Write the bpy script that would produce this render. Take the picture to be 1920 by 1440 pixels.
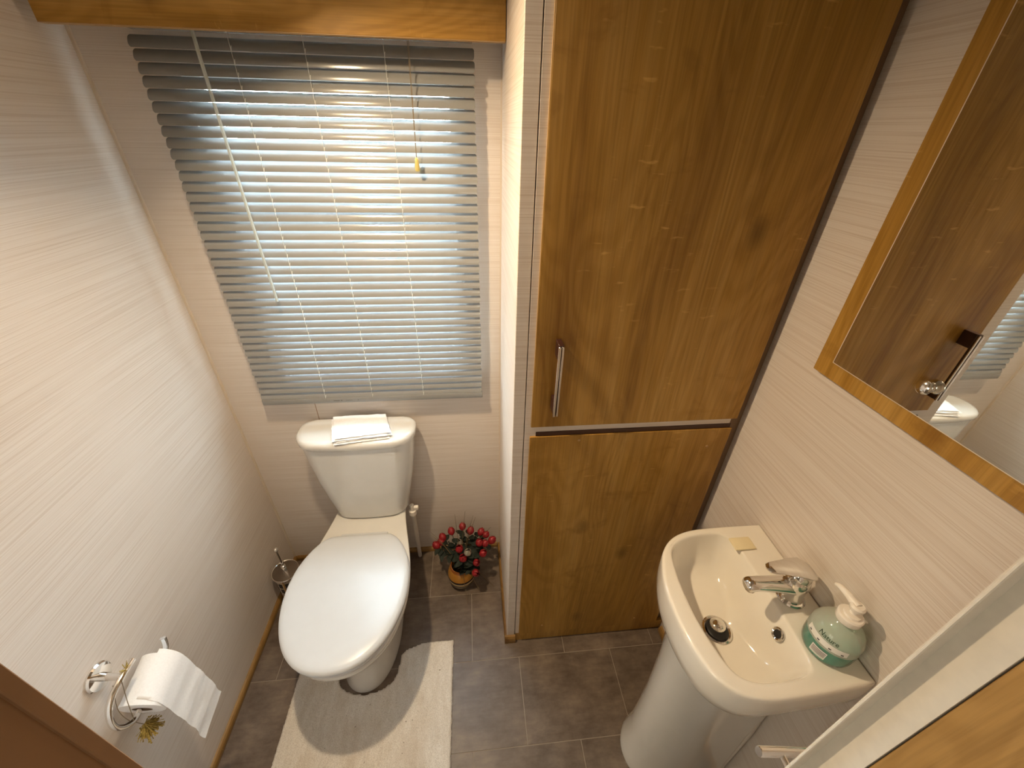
import bpy, bmesh, math, random
from mathutils import Vector, Matrix, noise
random.seed(7)
for o in list(bpy.data.objects): bpy.data.objects.remove(o, do_unlink=True)
S = bpy.context.scene
COL = S.collection
# ------------------------------------------------------------------ camera, sky, lights, exposure
cam = bpy.data.objects.new('camera', bpy.data.cameras.new('camera'))
COL.objects.link(cam)
cam.data.sensor_width = 36.0
cam.data.lens = 759.6 * 36.0 / 1920.0
cam.data.clip_start = 0.01
cam.rotation_mode = 'XYZ'
cam.rotation_euler = (1.006816, -0.020501, -0.095660)
cam.location = (0.8512, -1.2395, 1.7052)
S.camera = cam

SKY_STRENGTH = 37.0
LAMP_W = 5.5
HALL_FILL_W = 1.2  # strength of the added hall fill lamp
EXPOSURE = 0.78
LAMP_COL = (1.0, 0.77, 0.49)
HALL_FILL_COL = (1.0, 0.92, 0.82)
world = bpy.data.worlds.new('overcast_sky'); S.world = world
world.use_nodes = True
bg = world.node_tree.nodes['Background']
bg.inputs[0].default_value = (0.70, 0.86, 1.0, 1); bg.inputs[1].default_value = SKY_STRENGTH
S.view_settings.view_transform = 'Standard'
S.view_settings.look = 'None'
S.view_settings.exposure = EXPOSURE
S.view_settings.gamma = 1.0
S.view_settings.use_curve_mapping = False

W = 1.567       # right wall
XP = 0.944      # partition side
CEIL = 2.06
FY = -1.10      # inner face of the front wall
WIN = (0.20, 0.85, 0.97, 1.81)   # window opening x0 x1 z0 z1

def area(name, loc, rot, energy, col, shape, sx, sy=None):
    l = bpy.data.lights.new(name, 'AREA'); l.energy = energy; l.color = col; l.shape = shape; l.size = sx
    if sy: l.size_y = sy
    o = bpy.data.objects.new(name, l); o.location = loc; o.rotation_euler = rot; COL.objects.link(o); return o
portal = area('window_portal', ((WIN[0]+WIN[1])/2, 0.06, (WIN[2]+WIN[3])/2), (math.radians(-90), 0, 0), 1, (1, 1, 1), 'RECTANGLE', WIN[1]-WIN[0], WIN[3]-WIN[2])
portal.data.cycles.is_portal = True
HW = (-2.25, -1.45, .95, 1.75)     # hall window opening y0 y1 z0 z1
portal2 = area('hall_window_portal', (-.76, (HW[0]+HW[1])/2, (HW[2]+HW[3])/2), (0, math.radians(-90), 0), 1, (1, 1, 1), 'RECTANGLE', HW[3]-HW[2], HW[1]-HW[0])
portal2.data.cycles.is_portal = True

# ------------------------------------------------------------------ materials
def new_mat(name):
    m = bpy.data.materials.new(name); m.use_nodes = True
    nt = m.node_tree; b = nt.nodes['Principled BSDF']
    return m, nt, b
def N(nt, t, **kw):
    n = nt.nodes.new(t)
    for k, v in kw.items():
        if k.startswith('i_'): n.inputs[k[2:].replace('_', ' ')].default_value = v
        else: setattr(n, k, v)
    return n
def coords(nt, scale, kind='Object', loc=(0, 0, 0)):
    tc = N(nt, 'ShaderNodeTexCoord'); mp = N(nt, 'ShaderNodeMapping')
    mp.inputs['Scale'].default_value = scale; mp.inputs['Location'].default_value = loc
    nt.links.new(tc.outputs[kind], mp.inputs['Vector']); return mp.outputs[0]
def nz(nt, vec, scale=1.0, detail=3, rough=.55, dist=0.0):
    n = N(nt, 'ShaderNodeTexNoise'); n.inputs['Scale'].default_value = scale; n.inputs['Detail'].default_value = detail
    n.inputs['Roughness'].default_value = rough; n.inputs['Distortion'].default_value = dist
    nt.links.new(vec, n.inputs['Vector']); return n.outputs[0]
def ramp(nt, fac, stops):
    r = N(nt, 'ShaderNodeValToRGB'); e = r.color_ramp.elements
    while len(e) < len(stops): e.new(0.5)
    for el, (p, c) in zip(e, stops): el.position = p; el.color = (*c, 1) if len(c) == 3 else c
    nt.links.new(fac, r.inputs[0]); return r.outputs[0]
def math_(nt, op, a, b=None):
    n = N(nt, 'ShaderNodeMath', operation=op)
    for i, v in enumerate((a, b)):
        if v is None: continue
        if isinstance(v, (int, float)): n.inputs[i].default_value = v
        else: nt.links.new(v, n.inputs[i])
    return n.outputs[0]
def mix(nt, fac, a, b, blend='MIX'):
    n = N(nt, 'ShaderNodeMix', data_type='RGBA', blend_type=blend)
    if isinstance(fac, (int, float)): n.inputs[0].default_value = fac
    else: nt.links.new(fac, n.inputs[0])
    for k, v in ((6, a), (7, b)):
        if isinstance(v, tuple): n.inputs[k].default_value = (*v, 1)
        else: nt.links.new(v, n.inputs[k])
    return n.outputs[2]
def bump(nt, b, h, strength, dist=0.001):
    n = N(nt, 'ShaderNodeBump'); n.inputs['Strength'].default_value = strength; n.inputs['Distance'].default_value = dist
    nt.links.new(h, n.inputs['Height']); nt.links.new(n.outputs[0], b.inputs['Normal'])
def plain(name, col, rough=.5, metal=0.0, coat=0.0, var=0.03, vscale=30):
    m, nt, b = new_mat(name)
    f = nz(nt, coords(nt, (vscale,)*3), 1, 2)
    c0 = tuple(max(0, x*(1-var)) for x in col); c1 = tuple(min(1, x*(1+var)) for x in col)
    nt.links.new(ramp(nt, f, [(.3, c0), (.7, c1)]), b.inputs['Base Color'])
    b.inputs['Roughness'].default_value = rough; b.inputs['Metallic'].default_value = metal
    b.inputs['Coat Weight'].default_value = coat; b.inputs['Coat Roughness'].default_value = .05
    return m
def wall_mat():
    m, nt, b = new_mat('linear_wallboard')
    fine = nz(nt, coords(nt, (2.4, 2.4, 500)), 1, 2, .6)
    mid = nz(nt, coords(nt, (1.5, 1.5, 75)), 1, 3, .6)
    big = nz(nt, coords(nt, (2, 2, 9)), 1, 2)
    c = ramp(nt, fine, [(.34, (.625, .535, .455)), (.52, (.715, .64, .57)), (.75, (.75, .685, .615))])
    c2 = ramp(nt, mid, [(.3, (.92, .89, .865)), (.6, (1, 1, 1))])
    c = mix(nt, .4, c, c2, 'MULTIPLY')
    c3 = ramp(nt, big, [(.3, (.96, .95, .94)), (.7, (1, 1, 1))])
    c = mix(nt, .5, c, c3, 'MULTIPLY')
    nt.links.new(c, b.inputs['Base Color']); b.inputs['Roughness'].default_value = .42
    bump(nt, b, fine, .12, .0006)
    return m
def oak_mat(name, axis=2, dark=(.235, .108, .015), mid=(.42, .222, .040), light=(.55, .325, .090), seed=0.0, rough=.38):
    m, nt, b = new_mat(name)
    def sc(across, along):
        v = [across]*3; v[axis] = along; return tuple(v)
    L = (seed, seed*1.7, seed*.6)
    tone = nz(nt, coords(nt, sc(5, .9), loc=L), 1, 4, .55, .6)
    streak = nz(nt, coords(nt, sc(26, 1.1), loc=L), 1, 4, .6, .3)
    fine = nz(nt, coords(nt, sc(230, 6), loc=L), 1, 3, .6)
    warp = nz(nt, coords(nt, sc(4.5, .8), loc=L), 1, 2, .5, .8)
    ring = math_(nt, 'SINE', math_(nt, 'MULTIPLY', warp, 120.0))
    ring = math_(nt, 'MULTIPLY_ADD', ring, .5); nt.nodes[-1].inputs[2].default_value = .5
    fleck = nz(nt, coords(nt, sc(22, 85), loc=L), 1, 2, .5)
    patch = nz(nt, coords(nt, sc(7, 3), loc=(seed+4, 2, 1)), 1, 1)
    s = math_(nt, 'ADD', math_(nt, 'MULTIPLY', tone, .55), math_(nt, 'MULTIPLY', streak, .45))
    c = ramp(nt, s, [(.32, dark), (.5, mid), (.68, light)])
    c = mix(nt, .15, c, ramp(nt, ring, [(.1, tuple(x*.55 for x in mid)), (.8, light)]))
    c = mix(nt, .35, c, ramp(nt, fine, [(.35, (.55, .5, .45)), (.6, (1.1, 1.08, 1.05))]), 'MULTIPLY')
    fm = math_(nt, 'MULTIPLY', ramp(nt, fleck, [(.66, (0, 0, 0)), (.74, (1, 1, 1))]), ramp(nt, patch, [(.52, (0, 0, 0)), (.62, (1, 1, 1))]))
    c = mix(nt, math_(nt, 'MULTIPLY', fm, .35), c, tuple(min(1, x*1.7) for x in light))
    smudge = nz(nt, coords(nt, sc(8, 11), loc=(seed+1.1, seed, 3)), 1, 4, .6, .5)
    c = mix(nt, math_(nt, 'MULTIPLY', ramp(nt, smudge, [(.58, (0, 0, 0)), (.72, (1, 1, 1))]), .5), c, dark)
    # knots
    vo = N(nt, 'ShaderNodeTexVoronoi'); vo.inputs['Scale'].default_value = 1.0
    nt.links.new(coords(nt, sc(6.0, 3.6), loc=(seed+.35, .2, .55)), vo.inputs['Vector'])
    kn = ramp(nt, vo.outputs['Distance'], [(.03, (1, 1, 1)), (.16, (0, 0, 0))])
    c = mix(nt, math_(nt, 'MULTIPLY', kn, .72), c, tuple(x*.45 for x in dark))
    nt.links.new(c, b.inputs['Base Color']); b.inputs['Roughness'].default_value = rough
    b.inputs['Specular IOR Level'].default_value = .35
    bump(nt, b, fine, .08, .0005)
    return m
def tile_mat():
    m, nt, b = new_mat('stone_vinyl')
    a = nz(nt, coords(nt, (9, 9, 9)), 1, 6, .65)
    s = nz(nt, coords(nt, (14, 45, 14)), 1, 4, .65)
    oi = N(nt, 'ShaderNodeObjectInfo')
    f = math_(nt, 'ADD', math_(nt, 'MULTIPLY', a, .62), math_(nt, 'MULTIPLY', s, .38))
    c = ramp(nt, f, [(.34, (.068, .046, .032)), (.50, (.13, .096, .071)), (.68, (.21, .16, .12))])
    v = math_(nt, 'MULTIPLY_ADD', oi.outputs['Random'], .28); nt.nodes[-1].inputs[2].default_value = .86
    c = mix(nt, 1.0, c, v, 'MULTIPLY')
    nt.links.new(c, b.inputs['Base Color']); b.inputs['Roughness'].default_value = .42
    bump(nt, b, s, .15, .0006)
    return m
def rug_mat():
    m, nt, b = new_mat('cotton_pile')
    p = nz(nt, coords(nt, (420, 420, 420)), 1, 3, .7)
    q = nz(nt, coords(nt, (60, 16, 30)), 1, 3, .6)
    st = nz(nt, coords(nt, (9, 5, 5)), 1, 3, .6)
    sp = nz(nt, coords(nt, (85, 85, 85), loc=(3, 1, 0)), 1, 1)
    c = ramp(nt, p, [(.3, (.62, .575, .52)), (.6, (.90, .87, .82))])
    c = mix(nt, .5, c, ramp(nt, q, [(.3, (.82, .79, .75)), (.6, (1, 1, 1))]), 'MULTIPLY')
    c = mix(nt, math_(nt, 'MULTIPLY', ramp(nt, st, [(.5, (0, 0, 0)), (.72, (1, 1, 1))]), .35), c, (.52, .40, .27))
    c = mix(nt, math_(nt, 'MULTIPLY', ramp(nt, sp, [(.76, (0, 0, 0)), (.79, (1, 1, 1))]), .6), c, (.18, .13, .08))
    nt.links.new(c, b.inputs['Base Color']); b.inputs['Roughness'].default_value = .95
    b.inputs['Specular IOR Level'].default_value = .1
    bump(nt, b, math_(nt, 'ADD', p, q), .8, .003)
    return m
def emit_mat(name, col, strength):
    m = bpy.data.materials.new(name); m.use_nodes = True; nt = m.node_tree; nt.nodes.clear()
    o = N(nt, 'ShaderNodeOutputMaterial'); e = N(nt, 'ShaderNodeEmission')
    e.inputs[0].default_value = (*col, 1); e.inputs[1].default_value = strength
    nt.links.new(e.outputs[0], o.inputs[0]); return m
def clear_mat(name, tint, gloss=.12, diff=0.0, dcol=(1, 1, 1), rough=.05):
    m = bpy.data.materials.new(name); m.use_nodes = True; nt = m.node_tree; nt.nodes.clear()
    o = N(nt, 'ShaderNodeOutputMaterial'); t = N(nt, 'ShaderNodeBsdfTransparent'); g = N(nt, 'ShaderNodeBsdfGlossy')
    d = N(nt, 'ShaderNodeBsdfDiffuse'); m1 = N(nt, 'ShaderNodeMixShader'); m2 = N(nt, 'ShaderNodeMixShader'); fr = N(nt, 'ShaderNodeFresnel')
    t.inputs[0].default_value = (*tint, 1); g.inputs['Roughness'].default_value = rough; d.inputs[0].default_value = (*dcol, 1); fr.inputs[0].default_value = 1.45
    m1.inputs[0].default_value = diff
    nt.links.new(t.outputs[0], m1.inputs[1]); nt.links.new(d.outputs[0], m1.inputs[2])
    nt.links.new(math_(nt, 'MULTIPLY', fr.outputs[0], gloss*8), m2.inputs[0])
    nt.links.new(m1.outputs[0], m2.inputs[1]); nt.links.new(g.outputs[0], m2.inputs[2]); nt.links.new(m2.outputs[0], o.inputs[0])
    return m
def vase_mat():
    m, nt, b = new_mat('banded_glaze')
    tc = N(nt, 'ShaderNodeTexCoord'); sx = N(nt, 'ShaderNodeSeparateXYZ'); nt.links.new(tc.outputs['Object'], sx.inputs[0])
    r = N(nt, 'ShaderNodeValToRGB'); r.color_ramp.interpolation = 'CONSTANT'; e = r.color_ramp.elements
    stops = [(0, (.02, .012, .008)), (.10, (.45, .36, .20)), (.15, (.02, .012, .01)), (.19, (.45, .36, .2)), (.24, (.02, .012, .01)), (.38, (.40, .26, .09)), (.45, (.60, .50, .32)), (.50, (.02, .012, .008)), (.58, (.42, .19, .03)), (.9, (.26, .085, .018))]
    while len(e) < len(stops): e.new(.5)
    for el, (p, c) in zip(e, stops): el.position = p; el.color = (*c, 1)
    nt.links.new(math_(nt, 'MULTIPLY', sx.outputs[2], 1/.121), r.inputs[0])
    nt.links.new(r.outputs[0], b.inputs['Base Color']); b.inputs['Roughness'].default_value = .15
    return m
M = {
    'wall': wall_mat(),
    'oak': oak_mat('oak_vertical', 2, seed=1.3),
    'oak_low': oak_mat('oak_vertical_low', 2, seed=5.1),
    'oak_x': oak_mat('oak_horizontal', 0, seed=2.6),
    'oak_y': oak_mat('oak_depth', 1, seed=3.9),
    'oak_trim': oak_mat('oak_skirting', 1, dark=(.11, .05, .012), mid=(.25, .135, .035), light=(.36, .21, .07), seed=7.7),
    'oak_door': oak_mat('oak_open_door', 2, dark=(.24, .12, .03), mid=(.42, .235, .075), light=(.55, .34, .13), seed=9.2),
    'oak_edge': plain('oak_edge_band', (.44, .27, .11), .5),
    'oak_jamb': plain('oak_film_jamb', (.33, .185, .09), .5, var=.08, vscale=14),
    'gap_shade': plain('gap_shade_brown', (.22, .14, .085), .6),  # dark tone stands in for the shadow in the cupboard gap
    'dark_pull': plain('dark_wood_pull', (.055, .018, .006), .5),
    'bead': plain('cream_trim', (.68, .58, .47), .45),
    'jamb': plain('cream_jamb', (.72, .66, .57), .5, var=.04, vscale=60),
    'ceil': plain('white_ceiling', (.80, .78, .74), .7),
    'hall': plain('hall_wall_paint', (.74, .69, .61), .7),
    'hall_floor': plain('hall_carpet', (.30, .24, .18), .9, var=.15, vscale=120),
    'tile': tile_mat(),
    'grout': plain('pale_grout', (.30, .25, .20), .8),
    'rug': rug_mat(),
    'china': plain('white_china', (.70, .69, .655), .10, coat=.6, var=.01),
    'china2': plain('basin_china', (.84, .79, .70), .10, coat=.6, var=.01),
    'lidw': plain('white_plastic_lid', (.58, .60, .62), .30, coat=.12, var=.01),
    'pipew': plain('white_pipe', (.66, .62, .56), .4),
    'chrome': plain('chrome', (.82, .80, .77), .09, 1.0, var=.02),
    'steel': plain('brushed_steel', (.72, .66, .60), .25, 1.0),
    'dull': plain('dull_metal', (.30, .26, .22), .22, 1.0),
    'bronze': plain('dark_bronze', (.035, .012, .008), .4),
    'slat': plain('silver_grey_slat', (.28, .28, .275), .17, .0, var=.02),
    'cord': plain('blind_cord', (.62, .62, .60), .6),
    'wand': clear_mat('clear_wand', (.90, .95, .93), .35, .5, (.85, .92, .90)),
    'tassel': plain('ivory_tassel', (.62, .52, .18), .4),
    'pvc': plain('white_window_frame', (.82, .82, .80), .35),
    'glass': clear_mat('window_pane', (.96, .98, .98), .1),
    'dimmed_pane': clear_mat('dimming_hall_pane', (.46, .40, .33), .1, .2, (.7, .62, .5)),  # pane tint added to weaken and warm the daylight from the hall
    'black': plain('black_rubber', (.012, .011, .011), .4),
    'cloth': plain('white_cotton', (.84, .85, .88), .85, var=.04, vscale=200),
    'paper': plain('tissue_paper', (.86, .86, .86), .9, var=.03, vscale=260),
    'card': plain('core_card', (.22, .15, .10), .9),
    'straw': plain('dried_straw', (.36, .26, .06), .8, var=.4, vscale=300),
    'string': plain('jute_string', (.22, .17, .11), .9),
    'vase': vase_mat(),
    'red': plain('red_petal', (.26, .008, .012), .5, var=.3, vscale=120),
    'green': plain('dark_leaf', (.006, .012, .005), .75, var=.3, vscale=60),
    'silver': plain('silver_petal', (.52, .50, .42), .35, .6),
    'twig': plain('dry_twig', (.12, .075, .03), .8),
    'white_plastic': plain('white_plastic', (.86, .80, .72), .3, coat=.3),
    'soapbar': plain('cream_soap', (.82, .71, .46), .45),
    'bottle': clear_mat('clear_bottle', (.965, .98, .955), .10, .14, (.75, .80, .70)),
    'frost': clear_mat('hazy_bottle', (.95, .97, .93), .10, .46, (.82, .80, .70)),
    'gel': clear_mat('teal_gel', (.28, .90, .74), .10, .55, (.03, .62, .46)),
    'label': plain('white_label', (.80, .78, .74), .5),
    'print': plain('green_black_print', (.03, .045, .025), .6),
    'dkprint': plain('dark_print', (.06, .05, .05), .6),
    'smoke': clear_mat('smoked_lid', (.55, .50, .44), .12, .25, (.30, .26, .22)),
    'ground': plain('gravel_ground', (.30, .30, .26), .95, var=.2, vscale=4),
    'bulb': emit_mat('lamp_glass', (1.0, .80, .55), 8.0),
    'hall_fill_bulb': emit_mat('hall_fill_glass', (1.0, .88, .70), 5.0),
}
def mirror_mat():
    m, nt, b = new_mat('mirror_silver')
    f = nz(nt, coords(nt, (3, 3, 3)), 1, 1)
    nt.links.new(ramp(nt, f, [(.3, (.80, .80, .75)), (.7, (.83, .83, .78))]), b.inputs['Base Color'])
    b.inputs['Metallic'].default_value = 1; b.inputs['Roughness'].default_value = .012
    return m
M['mirror'] = mirror_mat()

# ------------------------------------------------------------------ mesh helpers
def BM(): return bmesh.new()
def box(bm, x0, x1, y0, y1, z0, z1, bev=0.0, seg=2):
    t = bmesh.new()
    bmesh.ops.create_cube(t, size=1)
    for v in t.verts:
        v.co = Vector(((x0+x1)/2+v.co.x*(x1-x0), (y0+y1)/2+v.co.y*(y1-y0), (z0+z1)/2+v.co.z*(z1-z0)))
    if bev: bmesh.ops.bevel(t, geom=t.edges[:], offset=bev, segments=seg, affect='EDGES', profile=.5)
    merge(bm, t); return bm
def merge(bm, t):
    me = bpy.data.meshes.new('tmp'); t.to_mesh(me); t.free(); bm.from_mesh(me); bpy.data.meshes.remove(me)
def rings(bm, rs, cap0=True, cap1=True, closed=True):
    vs = [[bm.verts.new(p) for p in r] for r in rs]
    n = len(rs[0])
    for a, b in zip(vs, vs[1:]):
        for i in range(n if closed else n-1):
            j = (i+1) % n
            bm.faces.new((a[i], a[j], b[j], b[i]))
    if cap0: bm.faces.new(list(reversed(vs[0])))
    if cap1: bm.faces.new(vs[-1])
    return bm
def tube(bm, pts, r, seg=10, cap=True):
    pts = [Vector(p) for p in pts]
    rr = r if isinstance(r, (list, tuple)) else [r]*len(pts)
    t0 = (pts[1]-pts[0]).normalized()
    up = Vector((0, 0, 1)) if abs(t0.z) < .9 else Vector((1, 0, 0))
    nrm = t0.cross(up).normalized()
    out = []
    for i, p in enumerate(pts):
        t = (pts[min(i+1, len(pts)-1)]-pts[max(i-1, 0)]).normalized()
        nrm = (nrm - t*nrm.dot(t)).normalized(); bi = t.cross(nrm)
        out.append([p + (nrm*math.cos(2*math.pi*k/seg)+bi*math.sin(2*math.pi*k/seg))*rr[i] for k in range(seg)])
    return rings(bm, out, cap, cap)
def lathe(bm, prof, cx=0, cy=0, cz=0, seg=32, sx=1, sy=1, cap0=True, cap1=True, mat=None):
    rs = []
    for r, z in prof:
        ring = [Vector((r*sx*math.cos(2*math.pi*k/seg), r*sy*math.sin(2*math.pi*k/seg), z)) for k in range(seg)]
        if mat: ring = [mat @ v for v in ring]
        rs.append([v + Vector((cx, cy, cz)) for v in ring])
    return rings(bm, rs, cap0, cap1)
def ball(bm, c, r, seg=14, sc=(1, 1, 1)):
    prof = [(max(1e-4, math.sin(math.pi*k/8)), -math.cos(math.pi*k/8)) for k in range(9)]
    return rings(bm, [[Vector((c[0]+r*sc[0]*q*math.cos(2*math.pi*j/seg), c[1]+r*sc[1]*q*math.sin(2*math.pi*j/seg), c[2]+r*sc[2]*z)) for j in range(seg)] for q, z in prof])
def smooth_path(pts, n=6):
    pts = [Vector(p) for p in pts]; out = []
    P = [pts[0]] + pts + [pts[-1]]
    for i in range(1, len(P)-2):
        for k in range(n):
            t = k/n
            a, b, c, d = P[i-1], P[i], P[i+1], P[i+2]
            out.append(.5*((2*b)+(c-a)*t+(2*a-5*b+4*c-d)*t*t+(3*b-a-3*c+d)*t**3))
    out.append(pts[-1]); return out
def obj(name, bm, mat, parent=None, smooth=True, ang=38):
    bmesh.ops.remove_doubles(bm, verts=bm.verts[:], dist=1e-6)
    bmesh.ops.recalc_face_normals(bm, faces=bm.faces[:])
    me = bpy.data.meshes.new(name); bm.to_mesh(me); bm.free()
    me.materials.append(M[mat] if isinstance(mat, str) else mat)
    if smooth:
        for p in me.polygons: p.use_smooth = True
        me.set_sharp_from_angle(angle=math.radians(ang))
    o = bpy.data.objects.new(name, me); COL.objects.link(o)
    if parent: attach(o, parent)
    return o
def root_loc(p):
    l = Vector(p.location)
    while p.parent: p = p.parent; l += Vector(p.location) if p.type == 'EMPTY' else Vector((0, 0, 0))
    return l
def attach(o, parent):
    o.parent = parent
    m = parent
    if parent.type == 'EMPTY' and parent.parent is None:
        o.matrix_parent_inverse = Matrix.Translation(-Vector(parent.location))
    # mesh parents were built in world coordinates, so their own matrix is the identity in world space
def thing(name, label, cat, loc=(0, 0, 0), group=None):
    o = bpy.data.objects.new(name, None); o.empty_display_size = .05; o.location = loc; COL.objects.link(o)
    return tag(o, label, cat, group)
def tag(o, label, cat, group=None):
    o['label'] = label; o['category'] = cat
    if group: o['group'] = group
    return o
def struct(name, bm, mat, label, cat, parent=None, smooth=False):
    o = obj(name, bm, mat, parent, smooth)
    if parent is None:
        o['kind'] = 'structure'; o['label'] = label; o['category'] = cat
    return o
def part(name, bm, mat, parent, label=None, **k):
    o = obj(name, bm, mat, parent, **k)
    if label: o['label'] = label
    return o

# ------------------------------------------------------------------ room shell
T = .05
bm = BM(); box(bm, -T, W+T, FY-.04, T, -.06, -.0012)
floor = struct('floor', bm, 'grout', 'brown stone-look tiled floor with pale thin grout lines', 'floor')
TS, TD, TX, TY = .3538, .2633, .8072, -.2357
g = .0013
for r in range(-1, 4):
    ya = TY - (r-0)*TD; yb = ya - TD
    ya = min(ya, 0.0); yb = max(yb, FY)
    if ya - yb < .01: continue
    off = TX + (0.0 if r % 2 == 0 else TS/2)
    k0 = math.floor((0-off)/TS)
    for k in range(k0, k0+8):
        xa, xb = max(off+k*TS, 0), min(off+(k+1)*TS, W)
        if xb - xa < .01: continue
        bm = BM(); box(bm, xa+g, xb-g, yb+g, ya-g, -.006, 0.0)
        # local origin at the tile centre so that object info and checks work per tile
        part('floor_tile', bm, 'tile', floor, smooth=False)
bm = BM(); box(bm, -.7, 2.5, -2.6, FY-.0401, -.06, 0)
struct('floor_hall', bm, 'hall_floor', 'plain brown carpeted hall floor outside the doorway', 'floor')
bm = BM(); box(bm, -T, 0, FY-.04, T, -.06, CEIL)
struct('wall_left', bm, 'wall', 'left wall of cream board with fine horizontal lines behind toilet roll', 'wall')
bm = BM(); box(bm, W, W+T, FY-.04, T, -.06, CEIL)
struct('wall_right', bm, 'wall', 'right wall of cream lined board behind basin and mirror', 'wall')
bm = BM()
box(bm, 0, WIN[0], 0, T, -.06, CEIL); box(bm, WIN[1], W, 0, T, -.06, CEIL)
box(bm, WIN[0], WIN[1], 0, T, -.06, WIN[2]); box(bm, WIN[0], WIN[1], 0, T, WIN[3], CEIL)
wb = struct('wall_back', bm, 'wall', 'back wall of cream lined board around the window', 'wall')
bm = BM(); box(bm, .2822, .2842, -.0006, 0.001, .02, WIN[2]-.01)
part('panel_joint', bm, 'oak_jamb', wb, smooth=False)
bm = BM(); box(bm, XP, .972, -.436, 0, 0, CEIL, .0012, 1)
struct('wall_partition', bm, 'wall', 'narrow cream partition wall beside tall oak cupboard', 'wall')
bm = BM(); box(bm, -.7, 2.5, -2.6, .06, CEIL, CEIL+.05)
struct('ceiling', bm, 'ceil', 'plain white ceiling over the small cloakroom', 'ceiling')
# front wall with the doorway
DX0, DX1, DZ = .57, 1.23, 1.99
bm = BM(); box(bm, 0, DX0-.012, FY-.036, FY, 0, CEIL); box(bm, DX1+.016, W, FY-.036, FY, 0, CEIL); box(bm, DX0-.012, DX1+.016, FY-.036, FY, DZ+.012, CEIL)
struct('wall_front', bm, 'wall', 'cream front wall pierced by the doorway', 'wall')
bm = BM(); box(bm, DX0-.012, DX0, FY-.0085, FY+.0012, 0, DZ+.012, .0008, 1); box(bm, DX0-.014, DX0-.0035, FY-.05, FY-.0085, 0, DZ+.012)
struct('trim_1', bm, 'oak_jamb', 'plain brown wood-film door lining at lower left corner', 'door frame')
bm = BM(); box(bm, DX1, DX1+.016, FY-.0365, FY+.001, 0, DZ+.012); box(bm, DX1-.013, DX1+.002, FY-.0072, FY-.0045, 0, DZ, .0008, 1)
struct('trim_2', bm, 'jamb', 'cream door lining with thin raised stop at right edge', 'door frame')
bm = BM(); box(bm, DX0-.012, DX1, FY-.036, FY, DZ, DZ+.012)
struct('trim_3', bm, 'jamb', 'cream head of the door lining above the doorway', 'door frame')
bm = BM(); box(bm, DX1+.001, DX1+.036, FY-.66, FY-.0375, .01, DZ, .001, 1)
d1 = struct('door_1', bm, 'oak_door', 'open oak door leaf at lower right corner', 'door')
# hall shell
for nm, b_ in (('wall_hall_back', (-.7, 2.5, -2.65, -2.6, 0, CEIL)), ('wall_hall_right', (2.5, 2.55, -2.6, FY-.036, 0, CEIL))):
    bm = BM(); box(bm, *b_); struct(nm, bm, 'hall', 'plain cream wall of the hall outside the doorway', 'wall')
bm = BM()
box(bm, -.75, -.7, -2.6, HW[0], 0, CEIL); box(bm, -.75, -.7, HW[1], FY-.036, 0, CEIL); box(bm, -.75, -.7, HW[0], HW[1], 0, HW[2]); box(bm, -.75, -.7, HW[0], HW[1], HW[3], CEIL)
struct('wall_hall_left', bm, 'hall', 'plain cream end wall of the hall around its window', 'wall')
bm = BM()
for b_ in ((HW[0], HW[0]+.04, HW[2], HW[3]), (HW[1]-.04, HW[1], HW[2], HW[3]), (HW[0]+.04, HW[1]-.04, HW[2], HW[2]+.04), (HW[0]+.04, HW[1]-.04, HW[3]-.04, HW[3])):
    box(bm, -.742, -.71, b_[0], b_[1], b_[2], b_[3], .003, 1)
w2 = struct('window_2', bm, 'pvc', 'white framed window at the end of the hall', 'window')
bm = BM(); box(bm, -.728, -.724, HW[0]+.038, HW[1]-.038, HW[2]+.038, HW[3]-.038)
part('window_pane', bm, 'dimmed_pane', w2, smooth=False)
bm = BM(); box(bm, -.7, -T, FY-.036, FY, 0, CEIL); box(bm, W+T, 2.5, FY-.036, FY, 0, CEIL)
struct('wall_hall_front', bm, 'hall', 'plain cream hall wall on both sides of the cloakroom', 'wall')
# corner beads and skirtings
def quadrant(pts_dir, a, b_, r=.0125, h=.022):
    """skirting of quarter-ish profile from a to b_; pts_dir = inward normal"""
    a = Vector(a); b_ = Vector(b_); n = Vector(pts_dir)
    prof = [(0, 0), (r, 0), (r, h*.45), (r*.85, h*.72), (r*.5, h*.93), (0, h)]
    bm = BM()
    rings(bm, [[p + n*q + Vector((0, 0, z)) for q, z in prof] for p in (a, b_)])
    return bm
struct('baseboard_left', quadrant((1, 0, 0), (0, 0, 0), (0, FY, 0)), 'oak_trim', 'thin oak skirting bead along the left wall', 'skirting')
struct('baseboard_back', quadrant((0, -1, 0), (.0126, 0, 0), (XP-.0126, 0, 0)), 'oak_trim', 'thin oak skirting bead along the back wall', 'skirting')
bm = quadrant((-1, 0, 0), (XP, 0, 0), (XP, -.448, 0), r=.010, h=.020)
t2 = quadrant((0, -1, 0), (XP-.010, -.436, 0), (.975, -.436, 0), h=.04)
merge(bm, t2)
struct('baseboard_partition', bm, 'oak_trim', 'thin oak skirting bead around the partition foot', 'skirting')
struct('baseboard_right', quadrant((-1, 0, 0), (W, -.449, 0), (W, FY, 0), h=.03), 'oak_trim', 'thin oak skirting bead along the right wall', 'skirting')
bm = BM(); box(bm, 0, .006, -.006, 0, .022, CEIL)
struct('trim_4', bm, 'bead', 'thin cream bead in the left rear corner', 'trim')
bm = BM(); box(bm, XP-.004, XP, -.004, 0, .022, CEIL)
struct('trim_5', bm, 'bead', 'thin cream bead between back wall and partition', 'trim')

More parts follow.
